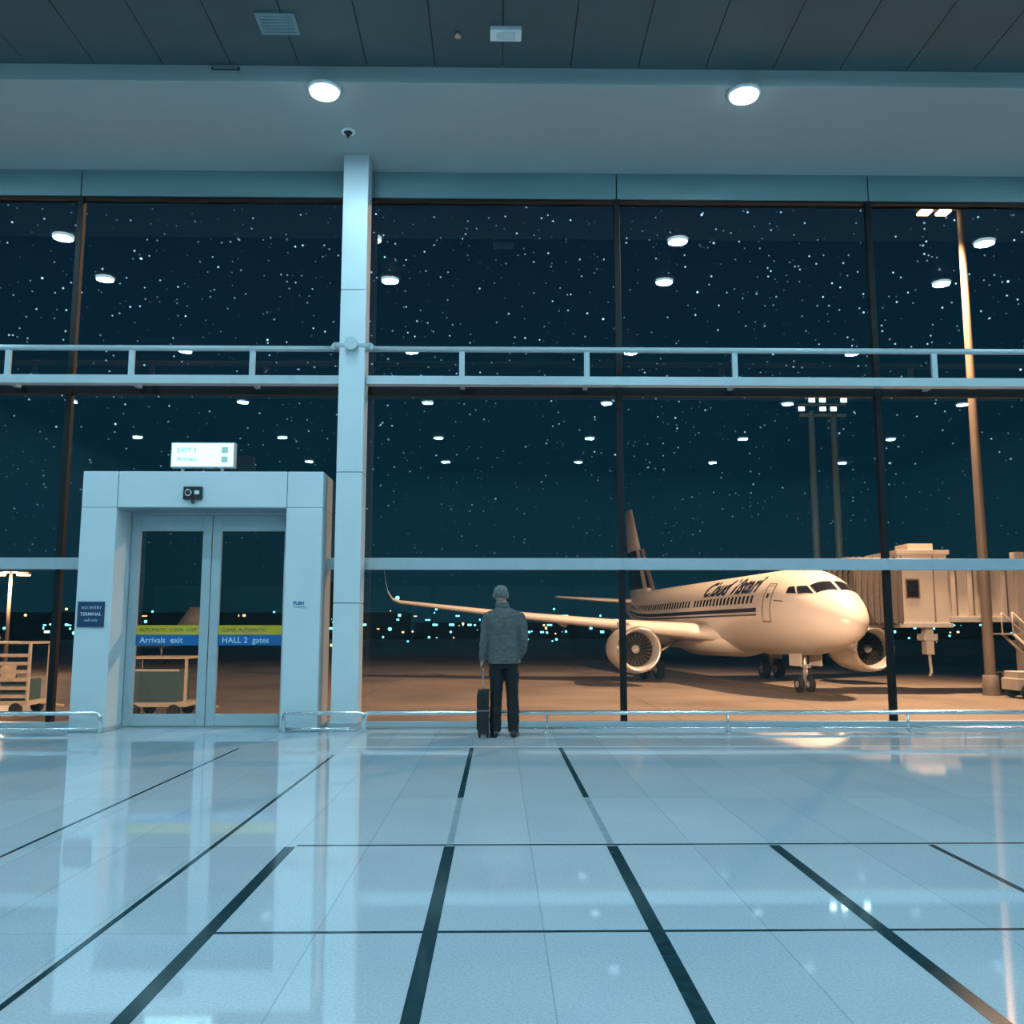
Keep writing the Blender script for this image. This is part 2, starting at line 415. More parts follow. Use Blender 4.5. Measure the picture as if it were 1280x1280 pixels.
w = MB(); w.tube([(-1.9, 10.9, ZS), (-1.9, 10.9, ZS-.03)], [.09, .085], 'plastic', 20); w.tube([(-1.9, 10.9, ZS-.03), (-1.9, 10.9, ZS-.06)], [.055, .035], 'black', 20); w.tube([(-1.9, 10.9, ZS-.06), (-1.9, 10.9, ZS-.10)], .012, 'black', 8); w.done('smoke_detector')
w = MB(); w.box(-3.3, -2.98, 9.86, 9.88, 7.60, 7.63, 'black'); w.box(-3.28, -3.0, 9.855, 9.86, 7.607, 7.623, 'seam'); w.done('fascia_vent')
w = MB(); w.tube([(-.45, 9.25, ZC), (-.45, 9.25, ZC-.05)], [.03, .02], 'chrome', 12); w.tube([(-.45, 9.25, ZC-.05), (-.45, 9.25, ZC-.055)], .035, 'chrome', 12); w.done('fire_sprinkler')

# ------------------------------------------------------------------ exterior ground
g = MB(); g.box(-400, 400, YW+.46, 900, ZG-.2, ZG, 'apron')
def gline(p, q, wd, k='marking'):
    p = Vector((*p, ZG+.012)); q = Vector((*q, ZG+.012)); d = (q-p).normalized(); n = Vector((-d.y, d.x, 0))*wd/2
    g.face([p-n, q-n, q+n, p+n], k)
gline((15.0, 41.6), (9.0, 88), .18); gline((10.0, 49.5), (16.4, 42.6), .18); gline((-60, 75), (60, 75), .2)
g.done('ground', recalc=False)

# ------------------------------------------------------------------ airliner
AZ = radians(96.9)
plane = empty('passenger_airliner', (15.15, 39.0, ZG), AZ)
ST = [(0, 3.22, .02, .02), (.12, 3.24, .40, .38), (.4, 3.29, .74, .70), (.9, 3.38, 1.09, 1.03), (1.5, 3.49, 1.37, 1.31), (2.1, 3.60, 1.56, 1.55), (2.9, 3.71, 1.74, 1.80),
      (4.0, 3.79, 1.89, 1.99), (5.5, 3.81, 1.97, 2.07), (9, 3.81, 1.975, 2.07), (24, 3.81, 1.975, 2.07), (27.5, 3.93, 1.86, 1.95), (31, 4.25, 1.5, 1.62), (34, 4.62, .98, 1.12), (36.3, 4.88, .5, .62), (37.6, 5.0, .14, .2)]
TT = [sqrt(s[0]) for s in ST]
def stn(s):
    t = sqrt(max(s, 0)); i = 0
    while i < len(TT)-2 and t > TT[i+1]: i += 1
    h = TT[i+1]-TT[i]; u = min(1, max(0, (t-TT[i])/h)); out = []
    for c_ in (1, 2, 3):
        def sl(j):
            if j <= 0: return (ST[1][c_]-ST[0][c_])/(TT[1]-TT[0])
            if j >= len(ST)-1: return (ST[-1][c_]-ST[-2][c_])/(TT[-1]-TT[-2])
            a = (ST[j][c_]-ST[j-1][c_])/(TT[j]-TT[j-1]); b = (ST[j+1][c_]-ST[j][c_])/(TT[j+1]-TT[j])
            return 0 if a*b <= 0 else 2*a*b/(a+b)
        p0, p1, m0, m1 = ST[i][c_], ST[i+1][c_], sl(i)*h, sl(i+1)*h
        out.append((2*u**3-3*u*u+1)*p0+(u**3-2*u*u+u)*m0+(-2*u**3+3*u*u)*p1+(u**3-u*u)*m1)
    return out
def surf(s, ph, off=0.0):
    zc, ry, rz = stn(s); return Vector((s, (ry+off)*sin(ph), zc+(rz+off)*cos(ph)))
fz = MB()
ss = [0, .02, .06, .12, .2, .3, .45, .65, .9, 1.2, 1.5, 1.8, 2.1, 2.5, 3, 3.5, 4, 4.7, 5.5]+[7+i*1.5 for i in range(20)]+[36.3, 37, 37.6]
ss = sorted(s for s in set(ss) if s <= 37.6)
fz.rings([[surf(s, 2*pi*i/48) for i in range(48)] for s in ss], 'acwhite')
# belly fairing
fz.rings([[(s, ry*cos(2*pi*i/32), 2.35+rz*sin(2*pi*i/32)) for i in range(32)] for s, ry, rz in ((10.5, .3, .2), (11.5, 1.4, .65), (13, 2.0, .9), (18, 2.1, .95), (20.5, 1.6, .7), (22.5, .4, .2))], 'acwhite')
fz.done('fuselage', plane)
det = MB()
def patch(q, k, off=.02, n=6):
    P = [[None]*(n+1) for _ in range(n+1)]
    for i in range(n+1):
        for j in range(n+1):
            u, v = i/n, j/n
            s = (q[0][0]*(1-u)+q[1][0]*u)*(1-v)+(q[3][0]*(1-u)+q[2][0]*u)*v
            a = (q[0][1]*(1-u)+q[1][1]*u)*(1-v)+(q[3][1]*(1-u)+q[2][1]*u)*v
            P[i][j] = det.bm.verts.new(surf(s, radians(a), off))
    m_ = det.mi(k)
    for i in range(n):
        for j in range(n):
            fc = det.bm.faces.new((P[i][j], P[i+1][j], P[i+1][j+1], P[i][j+1])); fc.material_index = m_; fc.smooth = True
for sg in (1, -1):
    def PP(q, k, off=.02, n=6): patch([(a, b*sg) for a, b in q], k, off, n)
    PP([(1.28, 3), (1.62, 40), (2.22, 36), (1.98, 3)], 'acdark')
    PP([(1.70, 44), (2.45, 58), (2.80, 48), (2.30, 39)], 'acdark')
    PP([(2.56, 59), (3.25, 63), (3.30, 53), (2.92, 49)], 'acdark')
    for i in range(46):
        s = 6.6+i*.53
        if 15.4 < s < 15.9: continue
        PP([(s-.13, 78), (s+.13, 78), (s+.13, 67), (s-.13, 67)], 'acdark', .02, 2)
    PP([(5.9, 90), (31, 90), (31, 84.5), (5.9, 84.5)], 'acblue', .015, 24); PP([(5.9, 95), (31, 95), (31, 92.5), (5.9, 92.5)], 'acblue', .015, 24)
    for (a, b, t, bt) in ((4.35, 5.2, 50, 104), (31.2, 32.0, 55, 100)):
        for q in (((a, bt), (a+.07, bt), (a+.07, t), (a, t)), ((b-.07, bt), (b, bt), (b, t), (b-.07, t)), ((a, t+1.5), (b, t+1.5), (b, t), (a, t)), ((a, bt), (b, bt), (b, bt-1.5), (a, bt-1.5))):
            PP(list(q), 'acline', .02, 8)
        PP([(a+.33, 72), (a+.53, 72), (a+.53, 66), (a+.33, 66)], 'acdark', .03, 2)
    PP([(3.3, 76), (4.1, 76), (4.1, 74.5), (3.3, 74.5)], 'acline', .02, 3)
    me = text_mesh('Cloud Vistari', 1.55, 0.35, 0.0)
    xm = max(v.co.x for v in me.vertices)
    sc = 8.0/xm
    for ox, oy in ((-.05, 0), (0, 0), (.05, 0), (0, .035), (0, -.035)):
        def mp(c_, sg=sg, ox=ox, oy=oy):
            s = (14.2-c_.x*sc+ox) if sg > 0 else (6.2+c_.x*sc+ox)
            ph = radians(62)-(c_.y+oy)/2.05
            return surf(s, ph*sg, .035+abs(ox)*.05+oy*.04)
        det.add_mesh(me, mp, 'acblue')
det.done('markings', plane, recalc=False)
# wings
def foil(le, chord, th, lat, z, n=12, vert=False, tw=0):
    pts = []
    for i in range(2*n):
        if i < n: u = i/n; sg = 1
        else: u = 1-(i-n)/n; sg = -1
        t = th*chord*2.6*(sqrt(max(u, 0))*(1-u)*.75+.02*(1-u))*(.9 if sg > 0 else .55)
        if vert: pts.append((le+u*chord, lat+sg*t, z))
        else: pts.append((le+u*chord, lat, z+sg*t-tw*(u-.3)*chord))
    return pts
for sg, nm in ((1, 'starboard'), (-1, 'port')):
    w = MB()
    w.rings([foil(11.6, 7.6, .13, 1.2*sg, 2.55), foil(12.6, 6.4, .125, 3.2*sg, 2.82), foil(14.6, 4.3, .12, 6.8*sg, 3.22), foil(17.8, 3.0, .11, 13*sg, 3.9), foil(20.7, 1.8, .11, 18.9*sg, 4.65),
             foil(21.1, 1.55, .10, 19.35*sg, 4.85), foil(21.6, 1.3, .09, 19.62*sg, 5.3), foil(22.3, .9, .09, 19.78*sg, 6.0), foil(23.0, .5, .09, 19.88*sg, 6.75)], 'acwhite')
    for lt, ss0 in ((4.6, 15.0), (9, 17.2), (12.5, 18.8)):
        zz = 2.75+(lt/19)*1.7
        w.tube([(ss0, lt*sg, zz), (ss0+1.2, lt*sg, zz-.25), (ss0+3.0, lt*sg, zz-.1), (ss0+3.8, lt*sg, zz+.05)], [.08, .22, .16, .03], 'acwhite', 10)
    w.done('wing_'+nm, plane)
    w = MB(); w.rings([foil(31.3, 3.9, .1, .4*sg, 5.0), foil(35.0, 1.5, .09, 6.3*sg, 5.55)], 'acwhite'); w.done('tailplane_'+nm, plane)
    # engine
    w = MB(); ex, ez, lt = 10.3, 1.92, 6.55*sg
    def rv(prof, k, n=40, c0=False, c1=False):
        w.rings([[(ex+a, lt+r*cos(2*pi*i/n), ez+r*sin(2*pi*i/n)) for i in range(n)] for a, r in prof], k, True, c0, c1)
    rv([(.95, .90), (.45, .93), (.16, .99), (.05, 1.04)], 'acgrey'); rv([(.05, 1.04), (0, 1.09), (.05, 1.15), (.2, 1.2)], 'lip')
    rv([(.2, 1.2), (.7, 1.26), (1.7, 1.28), (2.8, 1.16), (3.6, .98), (3.55, .9), (2.9, .7)], 'acwhite')
    rv([(2.9, .62), (3.7, .55), (4.5, .38), (4.45, .3)], 'acgrey', c1=True)
    rv([(.92, .92), (.93, .01)], 'black')
    rv([(.45, .02), (.55, .10), (.75, .20), (.9, .24)], 'acgrey', c0=True)
    for i in range(24):
        a = 2*pi*i/24
        def bp(r, da, x_): return (ex+x_, lt+r*cos(a+da), ez+r*sin(a+da))
        w.face([bp(.22, 0, .80), bp(.9, .03, .74), bp(.9, .2, .86), bp(.22, .2, .90)], 'fan')
    w.rings([[(s, lt-.12*q, zt) , (s+.0, lt+.12*q, zt), (s, lt+.12*q, zb), (s, lt-.12*q, zb)] for s, zt, zb, q in ((11.2, 3.1, 3.05, .3), (12.3, 3.35, 2.9, 1), (14.6, 3.4, 2.7, 1), (16.5, 3.1, 2.9, .3))], 'acwhite')
    w.done('engine_'+nm, plane)
# fin
w = MB()
w.rings([foil(29.3, 7.2, .085, 0, 5.2, vert=True), foil(30.6, 6.0, .085, 0, 6.1, vert=True)], 'acwhite', cap1=False)
w.rings([foil(30.6, 6.0, .085, 0, 6.1, vert=True), foil(33.1, 4.1, .085, 0, 9.2, vert=True)], 'acblue', cap0=False, cap1=False)
w.rings([foil(33.1, 4.1, .085, 0, 9.2, vert=True), foil(35.5, 2.35, .08, 0, 12.7, vert=True)], 'acwhite', cap0=False)
# pale leading edge strip
for sg in (1, -1):
    w.face([(30.4, .30*sg, 6.0), (32.6, .33*sg, 6.0), (34.6, .22*sg, 9.3), (32.9, .20*sg, 9.3)], 'acwhite')
w.done('tail_fin', plane)
# gear
def wheel(w, s, lt, r, wd, k='tyre'):
    w.rings([[(s+q*cos(2*pi*i/24), lt+d, r+q*sin(2*pi*i/24)) for i in range(24)] for d, q in ((-wd/2, r*.5), (-wd/2, r*.85), (-wd*.3, r), (wd*.3, r), (wd/2, r*.85), (wd/2, r*.5))], k)
    w.rings([[(s+q*cos(2*pi*i/16), lt+d, r+q*sin(2*pi*i/16)) for i in range(16)] for d, q in ((-wd/2-.02, r*.4), (wd/2+.02, r*.4))], 'strut')
w = MB()
for d in (-.27, .27): wheel(w, 5.1, d, .39, .24)
w.tube([(5.1, -.3, .39), (5.1, .3, .39)], .07, 'strut'); w.tube([(5.1, 0, .39), (5.0, 0, 2.1)], [.09, .13], 'strut'); w.tube([(5.05, 0, 1.0), (5.9, 0, 2.0)], .06, 'strut')
w.tube([(4.95, 0, .7), (4.8, 0, 1.0), (4.98, 0, 1.3)], .04, 'strut')
for d in (-.5, .5): w.box(4.3, 5.6, d-.02, d+.02, 1.25, 1.95, 'acwhite')
w.box(4.83, 4.95, -.2, .2, 1.15, 1.32, 'acgrey'); w.tube([(4.82, .12, 1.23), (4.79, .12, 1.23)], .08, 'lip'); w.tube([(4.82, -.12, 1.23), (4.79, -.12, 1.23)], .08, 'lip')
w.done('nose_gear', plane)
for sg, nm in ((1, 'starboard'), (-1, 'port')):
    w = MB()
    for d in (-.46, .46): wheel(w, 17.7, 3.8*sg+d, .58, .42)
    w.tube([(17.7, 3.8*sg-.5, .58), (17.7, 3.8*sg+.5, .58)], .1, 'strut'); w.tube([(17.7, 3.8*sg, .58), (17.6, 3.7*sg, 2.9)], [.13, .18], 'strut'); w.tube([(17.65, 3.75*sg, 1.4), (17.5, 2.2*sg, 2.3)], .08, 'strut')
    w.box(17.0, 18.3, 4.15*sg-.03, 4.15*sg+.03, 1.2, 2.8, 'acwhite')
    w.done('main_gear_'+nm, plane)

# ------------------------------------------------------------------ jet bridge
jb = empty('jet_bridge', (0, 0, 0))
w = MB()
allr = []
for i in range(17):
    x = 16.55+i*.135; o = .0 if i % 2 else .13; yc = 44.4-.01*i; top = 4.55
    allr.append([(x, yc+1.6+o, 1.62-o), (x, yc+1.6+o, top-.5), (x, yc+1.2, top+o), (x, yc-1.2, top+o), (x, yc-1.6-o, top-.5), (x, yc-1.6-o, 1.62-o)])
w.rings(allr, 'bellow', smooth=False, cap0=False, cap1=False, closed=True)
w.done('bellows', jb)
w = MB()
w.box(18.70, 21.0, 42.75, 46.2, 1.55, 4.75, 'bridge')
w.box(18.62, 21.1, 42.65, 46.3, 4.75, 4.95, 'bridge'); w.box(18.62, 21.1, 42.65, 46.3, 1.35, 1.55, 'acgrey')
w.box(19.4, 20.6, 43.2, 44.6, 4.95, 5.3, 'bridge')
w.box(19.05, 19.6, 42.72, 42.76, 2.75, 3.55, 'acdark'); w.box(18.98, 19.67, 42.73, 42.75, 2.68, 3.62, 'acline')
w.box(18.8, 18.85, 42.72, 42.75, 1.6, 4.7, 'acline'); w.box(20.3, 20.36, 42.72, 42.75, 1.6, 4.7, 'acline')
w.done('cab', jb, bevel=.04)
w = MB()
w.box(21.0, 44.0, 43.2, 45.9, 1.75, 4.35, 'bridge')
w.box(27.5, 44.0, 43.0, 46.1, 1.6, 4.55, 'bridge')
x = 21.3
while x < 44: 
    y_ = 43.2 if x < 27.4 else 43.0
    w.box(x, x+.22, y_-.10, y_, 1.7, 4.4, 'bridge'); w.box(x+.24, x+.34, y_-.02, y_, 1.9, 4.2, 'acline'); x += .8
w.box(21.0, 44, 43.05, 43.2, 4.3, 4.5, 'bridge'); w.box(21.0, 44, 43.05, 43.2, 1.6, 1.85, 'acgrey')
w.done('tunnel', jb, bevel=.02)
w = MB()
for x in (24.6, 26.0):
    w.box(x-.22, x+.22, 43.0, 43.45, -1.0, 4.9, 'bridge')
w.box(24.2, 26.4, 42.9, 44.9, -1.25, -.75, 'acgrey'); w.box(24.6, 26.0, 43.0, 43.4, .4, .7, 'acgrey')
for x in (24.5, 26.1):
    for y in (43.0, 44.6): w.rings([[(x+q*cos(2*pi*i/20), y+d, ZG+.5+q*sin(2*pi*i/20)) for i in range(20)] for d, q in ((-.18, .3), (-.15, .5), (.15, .5), (.18, .3))], 'tyre')
# hanging service panel and hose below cab
w.box(20.0, 20.35, 43.1, 43.6, .1, 1.4, 'bridge'); w.box(19.85, 20.5, 43.0, 43.7, .75, 1.05, 'acgrey'); w.tube([(20.2, 43.3, .1), (20.25, 43.3, -.7), (20.15, 43.3, -.9)], .07, 'bridge')
# stair
for i in range(9):
    w.box(23.6+i*.28, 23.95+i*.28, 42.0, 42.9, 1.0-i*.30, 1.06-i*.30, 'bridge')
for y in (42.0, 42.9):
    w.tube([(23.5, y, 1.05), (26.3, y, -1.65)], .07, 'bridge'); w.tube([(23.5, y, 2.05), (26.3, y, -.65)], .04, 'bridge')
    for t in (0, .33, .66, 1): w.tube([(23.5+2.8*t, y, 1.05-2.7*t), (23.5+2.8*t, y, 2.05-2.7*t)], .035, 'bridge')
w.box(22.9, 23.6, 41.95, 43.2, 1.02, 1.10, 'bridge')
w.done('supports', jb)

# ground service tug
w = MB(); X, Y, Z = 22.3, 39.8, ZG
w.box(X, X+2.4, Y, Y+1.3, Z+.35, Z+.85, 'bridge'); w.box(X+.1, X+.9, Y+.1, Y+1.2, Z+.85, Z+1.15, 'bridge'); w.box(X+1.9, X+2.4, Y+.1, Y+1.2, Z+.85, Z+1.2, 'cartw')
w.box(X+1.2, X+1.7, Y+.3, Y+1.0, Z+.85, Z+1.0, 'black'); w.tube([(X+1.0, Y+.65, Z+.85), (X+1.15, Y+.65, Z+1.35)], .03, 'black')
for x in (X+.45, X+1.95):
    for y in (Y, Y+1.3): w.rings([[(x+q*cos(2*pi*i/20), y+d, Z+.32+q*sin(2*pi*i/20)) for i in range(20)] for d, q in ((-.12, .2), (-.1, .32), (.1, .32), (.12, .2))], 'tyre')
w.done('baggage_tug', bevel=.03)

# ------------------------------------------------------------------ lamp posts
lp = MB(); X, Y = 22.32, 42.0
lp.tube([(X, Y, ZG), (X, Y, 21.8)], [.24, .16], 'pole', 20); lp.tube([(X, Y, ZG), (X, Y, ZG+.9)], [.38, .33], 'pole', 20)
lp.box(X-2.1, X+.3, Y-.06, Y+.06, 21.40, 21.55, 'pole')
for dx in (-1.75, -.85): lp.box(X+dx-.3, X+dx+.3, Y-.35, Y+.25, 21.3, 21.6, 'pole'); lp.box(X+dx-.27, X+dx+.27, Y-.32, Y+.22, 21.2, 21.31, 'warmlamp')
lpo = lp.done('apron_light_pole', bevel=.01)
SOD = (1.0, 0.53, 0.28)
add_light('sodium_flood', 'SPOT', (X-1.3, Y-.5, 21.1), SOD, 90000, parent=lpo, target=(8, 42, ZG), spot_size=radians(125), spot_blend=.7, shadow_soft_size=.4)
w = MB(); X, Y = 27.9, 80
for dx in (0, 2.0): w.tube([(X+dx, Y, ZG), (X+dx, Y, 20.6)], [.42, .3], 'poled', 14)
w.box(X-1.1, X+3.1, Y-.2, Y+.2, 20.1, 20.4, 'poled'); w.box(X-1.1, X+3.1, Y-.2, Y+.2, 21.1, 21.3, 'poled')
for i in range(5):
    for z in (20.5, 21.3):
        if (i+int(z)) % 3 == 0: continue
        w.box(X-1.0+i*.95-.32, X-1.0+i*.95+.32, Y-.5, Y-.1, z, z+.45, 'poled'); w.box(X-1.0+i*.95-.25, X-1.0+i*.95+.25, Y-.54, Y-.5, z+.06, z+.4, 'coollamp')
fm = w.done('floodlight_mast')
w = MB(); X, Y = -31.5, 60
w.tube([(X, Y, ZG), (X, Y, 5.0)], [.14, .09], 'pole', 12); w.box(X-1.0, X+1.0, Y-.05, Y+.05, 4.9, 5.0, 'pole')
for dx in (-.8, .8): w.box(X+dx-.4, X+dx+.4, Y-.2, Y+.2, 4.8, 4.95, 'pole'); w.box(X+dx-.35, X+dx+.35, Y-.18, Y+.18, 4.72, 4.8, 'warmlamp')
lo = w.done('street_lamp')
add_light('lamp', 'POINT', (X, Y-.3, 4.4), SOD, 3500, parent=lo, shadow_soft_size=.3)
# facade floodlights
for i, (x, tgt, pw, sz) in enumerate(((-9, (-14, 38, ZG), 22000, 90), (1.0, (8, 52, 1.5), 50000, 62), (9.5, (15, 46, 2.5), 20000, 65))):
    w = MB(); w.box(x-.3, x+.3, 12.6, 12.8, 8.3, 8.75, 'mull'); w.box(x-.26, x+.26, 12.8, 12.81, 8.34, 8.7, 'warmlamp'); w.tube([(x, 12.55, 7.85), (x, 12.7, 8.4)], .04, 'mull'); w.box(x-.15, x+.15, 12.25, 12.7, 7.86, 7.92, 'mull')
    o = w.done('facade_floodlight')
    add_light('flood', 'SPOT', (x, 12.95, 8.5), (1.0, .56, .34), pw, parent=o, target=tgt, spot_size=radians(sz), spot_blend=.8, shadow_soft_size=.3)

# ------------------------------------------------------------------ baggage carts
def cart(X, Y, L, H, slats, rz=0):
    w = MB(); D = 1.5
    w.box(0, L, 0, D, .35, .5, 'cartw')
    for x in (0, L-.09):
        for y in (0, D-.09): w.box(x, x+.09, y, y+.09, .5, H, 'cartw')
    w.box(0, L, 0, D, H, H+.08, 'cartw')
    if slats:
        n = int((H-.5)/.28)
        for i in range(n): w.box(0, L, -.03, 0, .6+i*.28, .72+i*.28, 'cartw')
        w.box(.15, L*.6, .2, D-.2, .5, H*.7, 'cartw'); w.box(L*.62, L-.2, .2, D-.2, .5, H*.5, 'cartg')
    else:
        w.box(.3, L-.35, .12, D-.1, .5, H-.35, 'cartg'); w.box(.25, L-.30, .10, .12, H-.42, H-.34, 'cartw')
    for x in (.4, L-.4):
        for y in (.0, D): w.rings([[(x+q*cos(2*pi*i/18), y+d, .22+q*sin(2*pi*i/18)) for i in range(18)] for d, q in ((-.08, .12), (-.06, .22), (.06, .22), (.08, .12))], 'tyre')
    w.tube([(L, D/2, .4), (L+.9, D/2, .3)], .04, 'cartw')
    o = w.done('baggage_cart', bevel=.01); o.location = (X, Y, ZG); o.rotation_euler = (0, 0, rz)
cart(-12.7, 31.8, 2.15, 1.95, False)
cart(-18.9, 32.5, 2.7, 2.45, True); cart(-22.4, 33.0, 2.7, 2.2, True)

# ------------------------------------------------------------------ distant airport
w = MB()
w.box(-180, -30, 300, 320, ZG, 7, 'bldg'); w.box(-30, 60, 330, 345, ZG, 4, 'bldg'); w.box(100, 260, 290, 310, ZG, 8, 'bldg'); w.box(-60, -52, 322, 330, 7, 18, 'bldg')
for i in range(150):
    x = random.uniform(-175, 250); zz = random.choice((.4, 1.5, 2.6, 4.2, 5.4))
    w.box(x, x+random.uniform(.3, 1.6), 285.9, 286, zz, zz+random.uniform(.3, .9), 'farcool' if random.random() < .7 else 'farwarm')
w.done('distant_terminal')
w = MB()
for i in range(190):
    x = random.uniform(-130, 170); y = random.uniform(130, 260); z = random.choice((random.uniform(-1.2, 1), random.uniform(.5, 6))); r = random.uniform(.08, .34)
    w.ell((x, y, z), (r, r, r), 'farcool' if random.random() < .65 else 'farwarm', 8, 6)
w.done('distant_apron_lights')
# parked business jet seen through the door
w = MB()
w.rings([[( -30+s, 80+.9*r*cos(2*pi*i/20), .6+r*sin(2*pi*i/20)) for i in range(20)] for s, r in ((-4.5, .1), (-3.8, .5), (-2.5, .8), (1.5, .85), (3.5, .55), (5, .12))], 'acgrey')
w.rings([[(-27.5+a, 80-.08, z), (-26.0+b, 80-.08, z), (-26.0+b, 80.08, z), (-27.5+a, 80.08, z)] for a, b, z in ((-.5, .6, 1.0), (1.0, 1.0, 3.2))], 'acgrey')
for x in (-32.5, -28.8): w.tube([(x, 80, ZG+.4), (x, 80, 0)], .1, 'strut'); w.tube([(x, 79.8, ZG+.38), (x, 80.2, ZG+.38)], .38, 'tyre', 16)
w.done('distant_aircraft')

# ------------------------------------------------------------------ man
def build_man():
    b = MB()
    def loft(rows, seg=28):
        b.rings([[(cx+rx*(abs(cos(t))**.88)*(1 if cos(t) > 0 else -1), cy+ry*(abs(sin(t))**.88)*(1 if sin(t) > 0 else -1), z) for t in [2*pi*i/seg for i in range(seg)]] for cx, cy, z, rx, ry in rows], 'jacket')
    # jacket torso
    loft([(.0, 0, .835, .184, .128), (0, 0, .87, .192, .136), (0, 0, 1.0, .184, .132), (0, 0, 1.1, .180, .128), (0, 0, 1.22, .188, .132), (0, 0, 1.32, .200, .134), (-.003, 0, 1.39, .198, .124), (-.008, -.004, 1.44, .158, .104), (-.015, -.006, 1.475, .100, .086), (-.02, 0, 1.50, .075, .075)])
    # collar
    b.tube([(-.02, -.002, 1.46), (-.026, .002, 1.545)], [.090, .079], 'jacket', 24)
    # sleeves
    b.tube([(-.13, 0, 1.41), (-.178, 0, 1.385), (-.207, -.005, 1.28), (-.222, -.012, 1.12), (-.234, .005, .98), (-.243, .022, .875)], [.05, .070, .066, .059, .055, .047], 'jacket', 20)
    b.tube([(.13, 0, 1.41), (.178, 0, 1.385), (.209, -.012, 1.28), (.230, -.03, 1.12), (.218, .02, .99), (.175, .085, .91)], [.05, .070, .066, .060, .056, .048], 'jacket', 20)
    # pocket bulge
    b.ell((.15, .105, .91), (.06, .035, .07), 'jacket')
    # trousers
    loft([(0, 0, .78, .14, .10), (0, -.005, .86, .160, .115), (0, 0, .93, .155, .11)])
    b.tube([(-.078, 0, .86), (-.085, .0, .72), (-.088, .008, .48), (-.095, -.012, .28), (-.10, -.01, .06)], [.09, .088, .071, .069, .064], 'jacket', 20)
    b.tube([(.078, 0, .86), (.088, .0, .72), (.098, .012, .48), (.108, -.012, .28), (.112, -.01, .06)], [.09, .088, .071, .069, .064], 'jacket', 20)
    # shoes
    for x, a in ((-.104, -.12), (.118, .16)):
        rr = []
        for yy, wd, h in ((-.098, .022, .045), (-.085, .038, .075), (-.03, .042, .09), (.05, .042, .075), (.11, .048, .055), (.16, .040, .042), (.185, .018, .028)):
            cx = x+(yy+.03)*a
            rr.append([(cx+wd*cos(t), yy, max(0.0, h/2+h/2*sin(t)*1.0)) for t in [2*pi*i/16 for i in range(16)]])
        b.rings(rr, 'jacket')
    # neck, head
    b.tube([(-.012, -.002, 1.42), (-.03, .008, 1.57)], [.058, .056], 'jacket', 18)
    hx = -.038
    b.ell((hx, .012, 1.646), (.079, .098, .102), 'jacket', 24, 16)
    b.ell((hx, .048, 1.585), (.058, .062, .062), 'jacket', 18, 12)
    b.tube([(hx, .10, 1.65), (hx, .125, 1.612)], [.011, .016], 'jacket', 10)      # nose
    b.ell((hx, .104, 1.575), (.024, .010, .008), 'jacket', 12, 8)                 # lips
    b.ell((hx, .100, 1.672), (.05, .012, .008), 'jacket', 12, 8)                  # brow
    for sg in (-1, 1): b.ell((hx+sg*.083, .008, 1.625), (.011, .021, .032), 'jacket', 12, 8)
    b.ell((hx, -.008, 1.664), (.086, .099, .086), 'jacket', 24, 14)              # hair mass
    # left hand around grip at (-.242,.02,.80)
    gx, gy, gz = -.244, .025, .800
    b.ell((gx-.014, gy, gz+.035), (.020, .042, .045), 'jacket', 16, 10)
    b.tube([(-.243, .022, .89), (gx-.008, gy, gz+.055)], [.030, .028], 'jacket', 14)
    for i, (dy, ln) in enumerate(((-.034, .85), (-.012, .97), (.011, 1.0), (.033, .93))):
        pts = []
        for q in range(6):
            an = radians(120+q*44*ln); rr_ = .023
            pts.append((gx+rr_*cos(an), gy+dy, gz+rr_*sin(an)))
        b.tube(pts, [.0105, .0105, .010, .0095, .009, .0075], 'jacket', 10)
    b.tube([(gx-.004, gy+.036, gz+.05), (gx+.014, gy+.05, gz+.03), (gx+.024, gy+.045, gz+.008), (gx+.022, gy+.03, gz-.008)], [.014, .012, .011, .008], 'jacket', 10)
    # right hand inside pocket
    b.ell((.155, .10, .885), (.03, .022, .045), 'jacket', 12, 8)
    tmp = b.done('man_tmp')
    md = tmp.modifiers.new('r', 'REMESH'); md.mode = 'VOXEL'; md.voxel_size = .0062; md.use_smooth_shade = True
    sm = tmp.modifiers.new('s', 'SMOOTH'); sm.factor = .5; sm.iterations = 3
    bpy.context.view_layer.update()
    me = bpy.data.meshes.new_from_object(tmp.evaluated_get(bpy.context.evaluated_depsgraph_get()))
    bpy.data.objects.remove(tmp)
    me.materials.clear()
    for k in ('jacket', 'pants', 'shoe', 'skin', 'hair'): me.materials.append(M[k])
    nrm = [v.normal.copy() for v in me.vertices]
    def reg(p):
        x_, y_, z_ = p
        hand = x_ < -.20 and z_ < .865 and y_ > -.03
        if hand: return 3
        if z_ < .075: return 2
        if z_ < .838: return 1
        if z_ < 1.50: return 0
        if z_ < 1.552 and sqrt((x_+.024)**2+y_**2) > .064: return 0
        if z_ > 1.69 or (y_ < .055 and z_ > 1.595): 
            if abs(x_-hx) > .082 and z_ < 1.66 and -.02 < y_ < .035: return 3
            return 4
        return 3
    for v in me.vertices:
        r = reg(v.co); p = v.co
        if r == 0 and p.z < 1.49:
            d = noise.noise(Vector((p.x*9, p.y*9, p.z*5)))*.012+abs(noise.noise(Vector((p.x*12+5, p.y*12, p.z*20))))*-.013
            if abs(p.x) < .012 and p.y < 0: d -= .004
            v.co += nrm[v.index]*d
        elif r == 1 and p.z < .8:
            v.co += nrm[v.index]*(noise.noise(Vector((p.x*10, p.y*10, p.z*13)))*.009)
        elif r == 4: v.co += nrm[v.index]*noise.noise(p*60)*.003
    for pl in me.polygons: pl.material_index = reg(pl.center); pl.use_smooth = True
    o = bpy.data.objects.new('man', me); COL.objects.link(o); return o
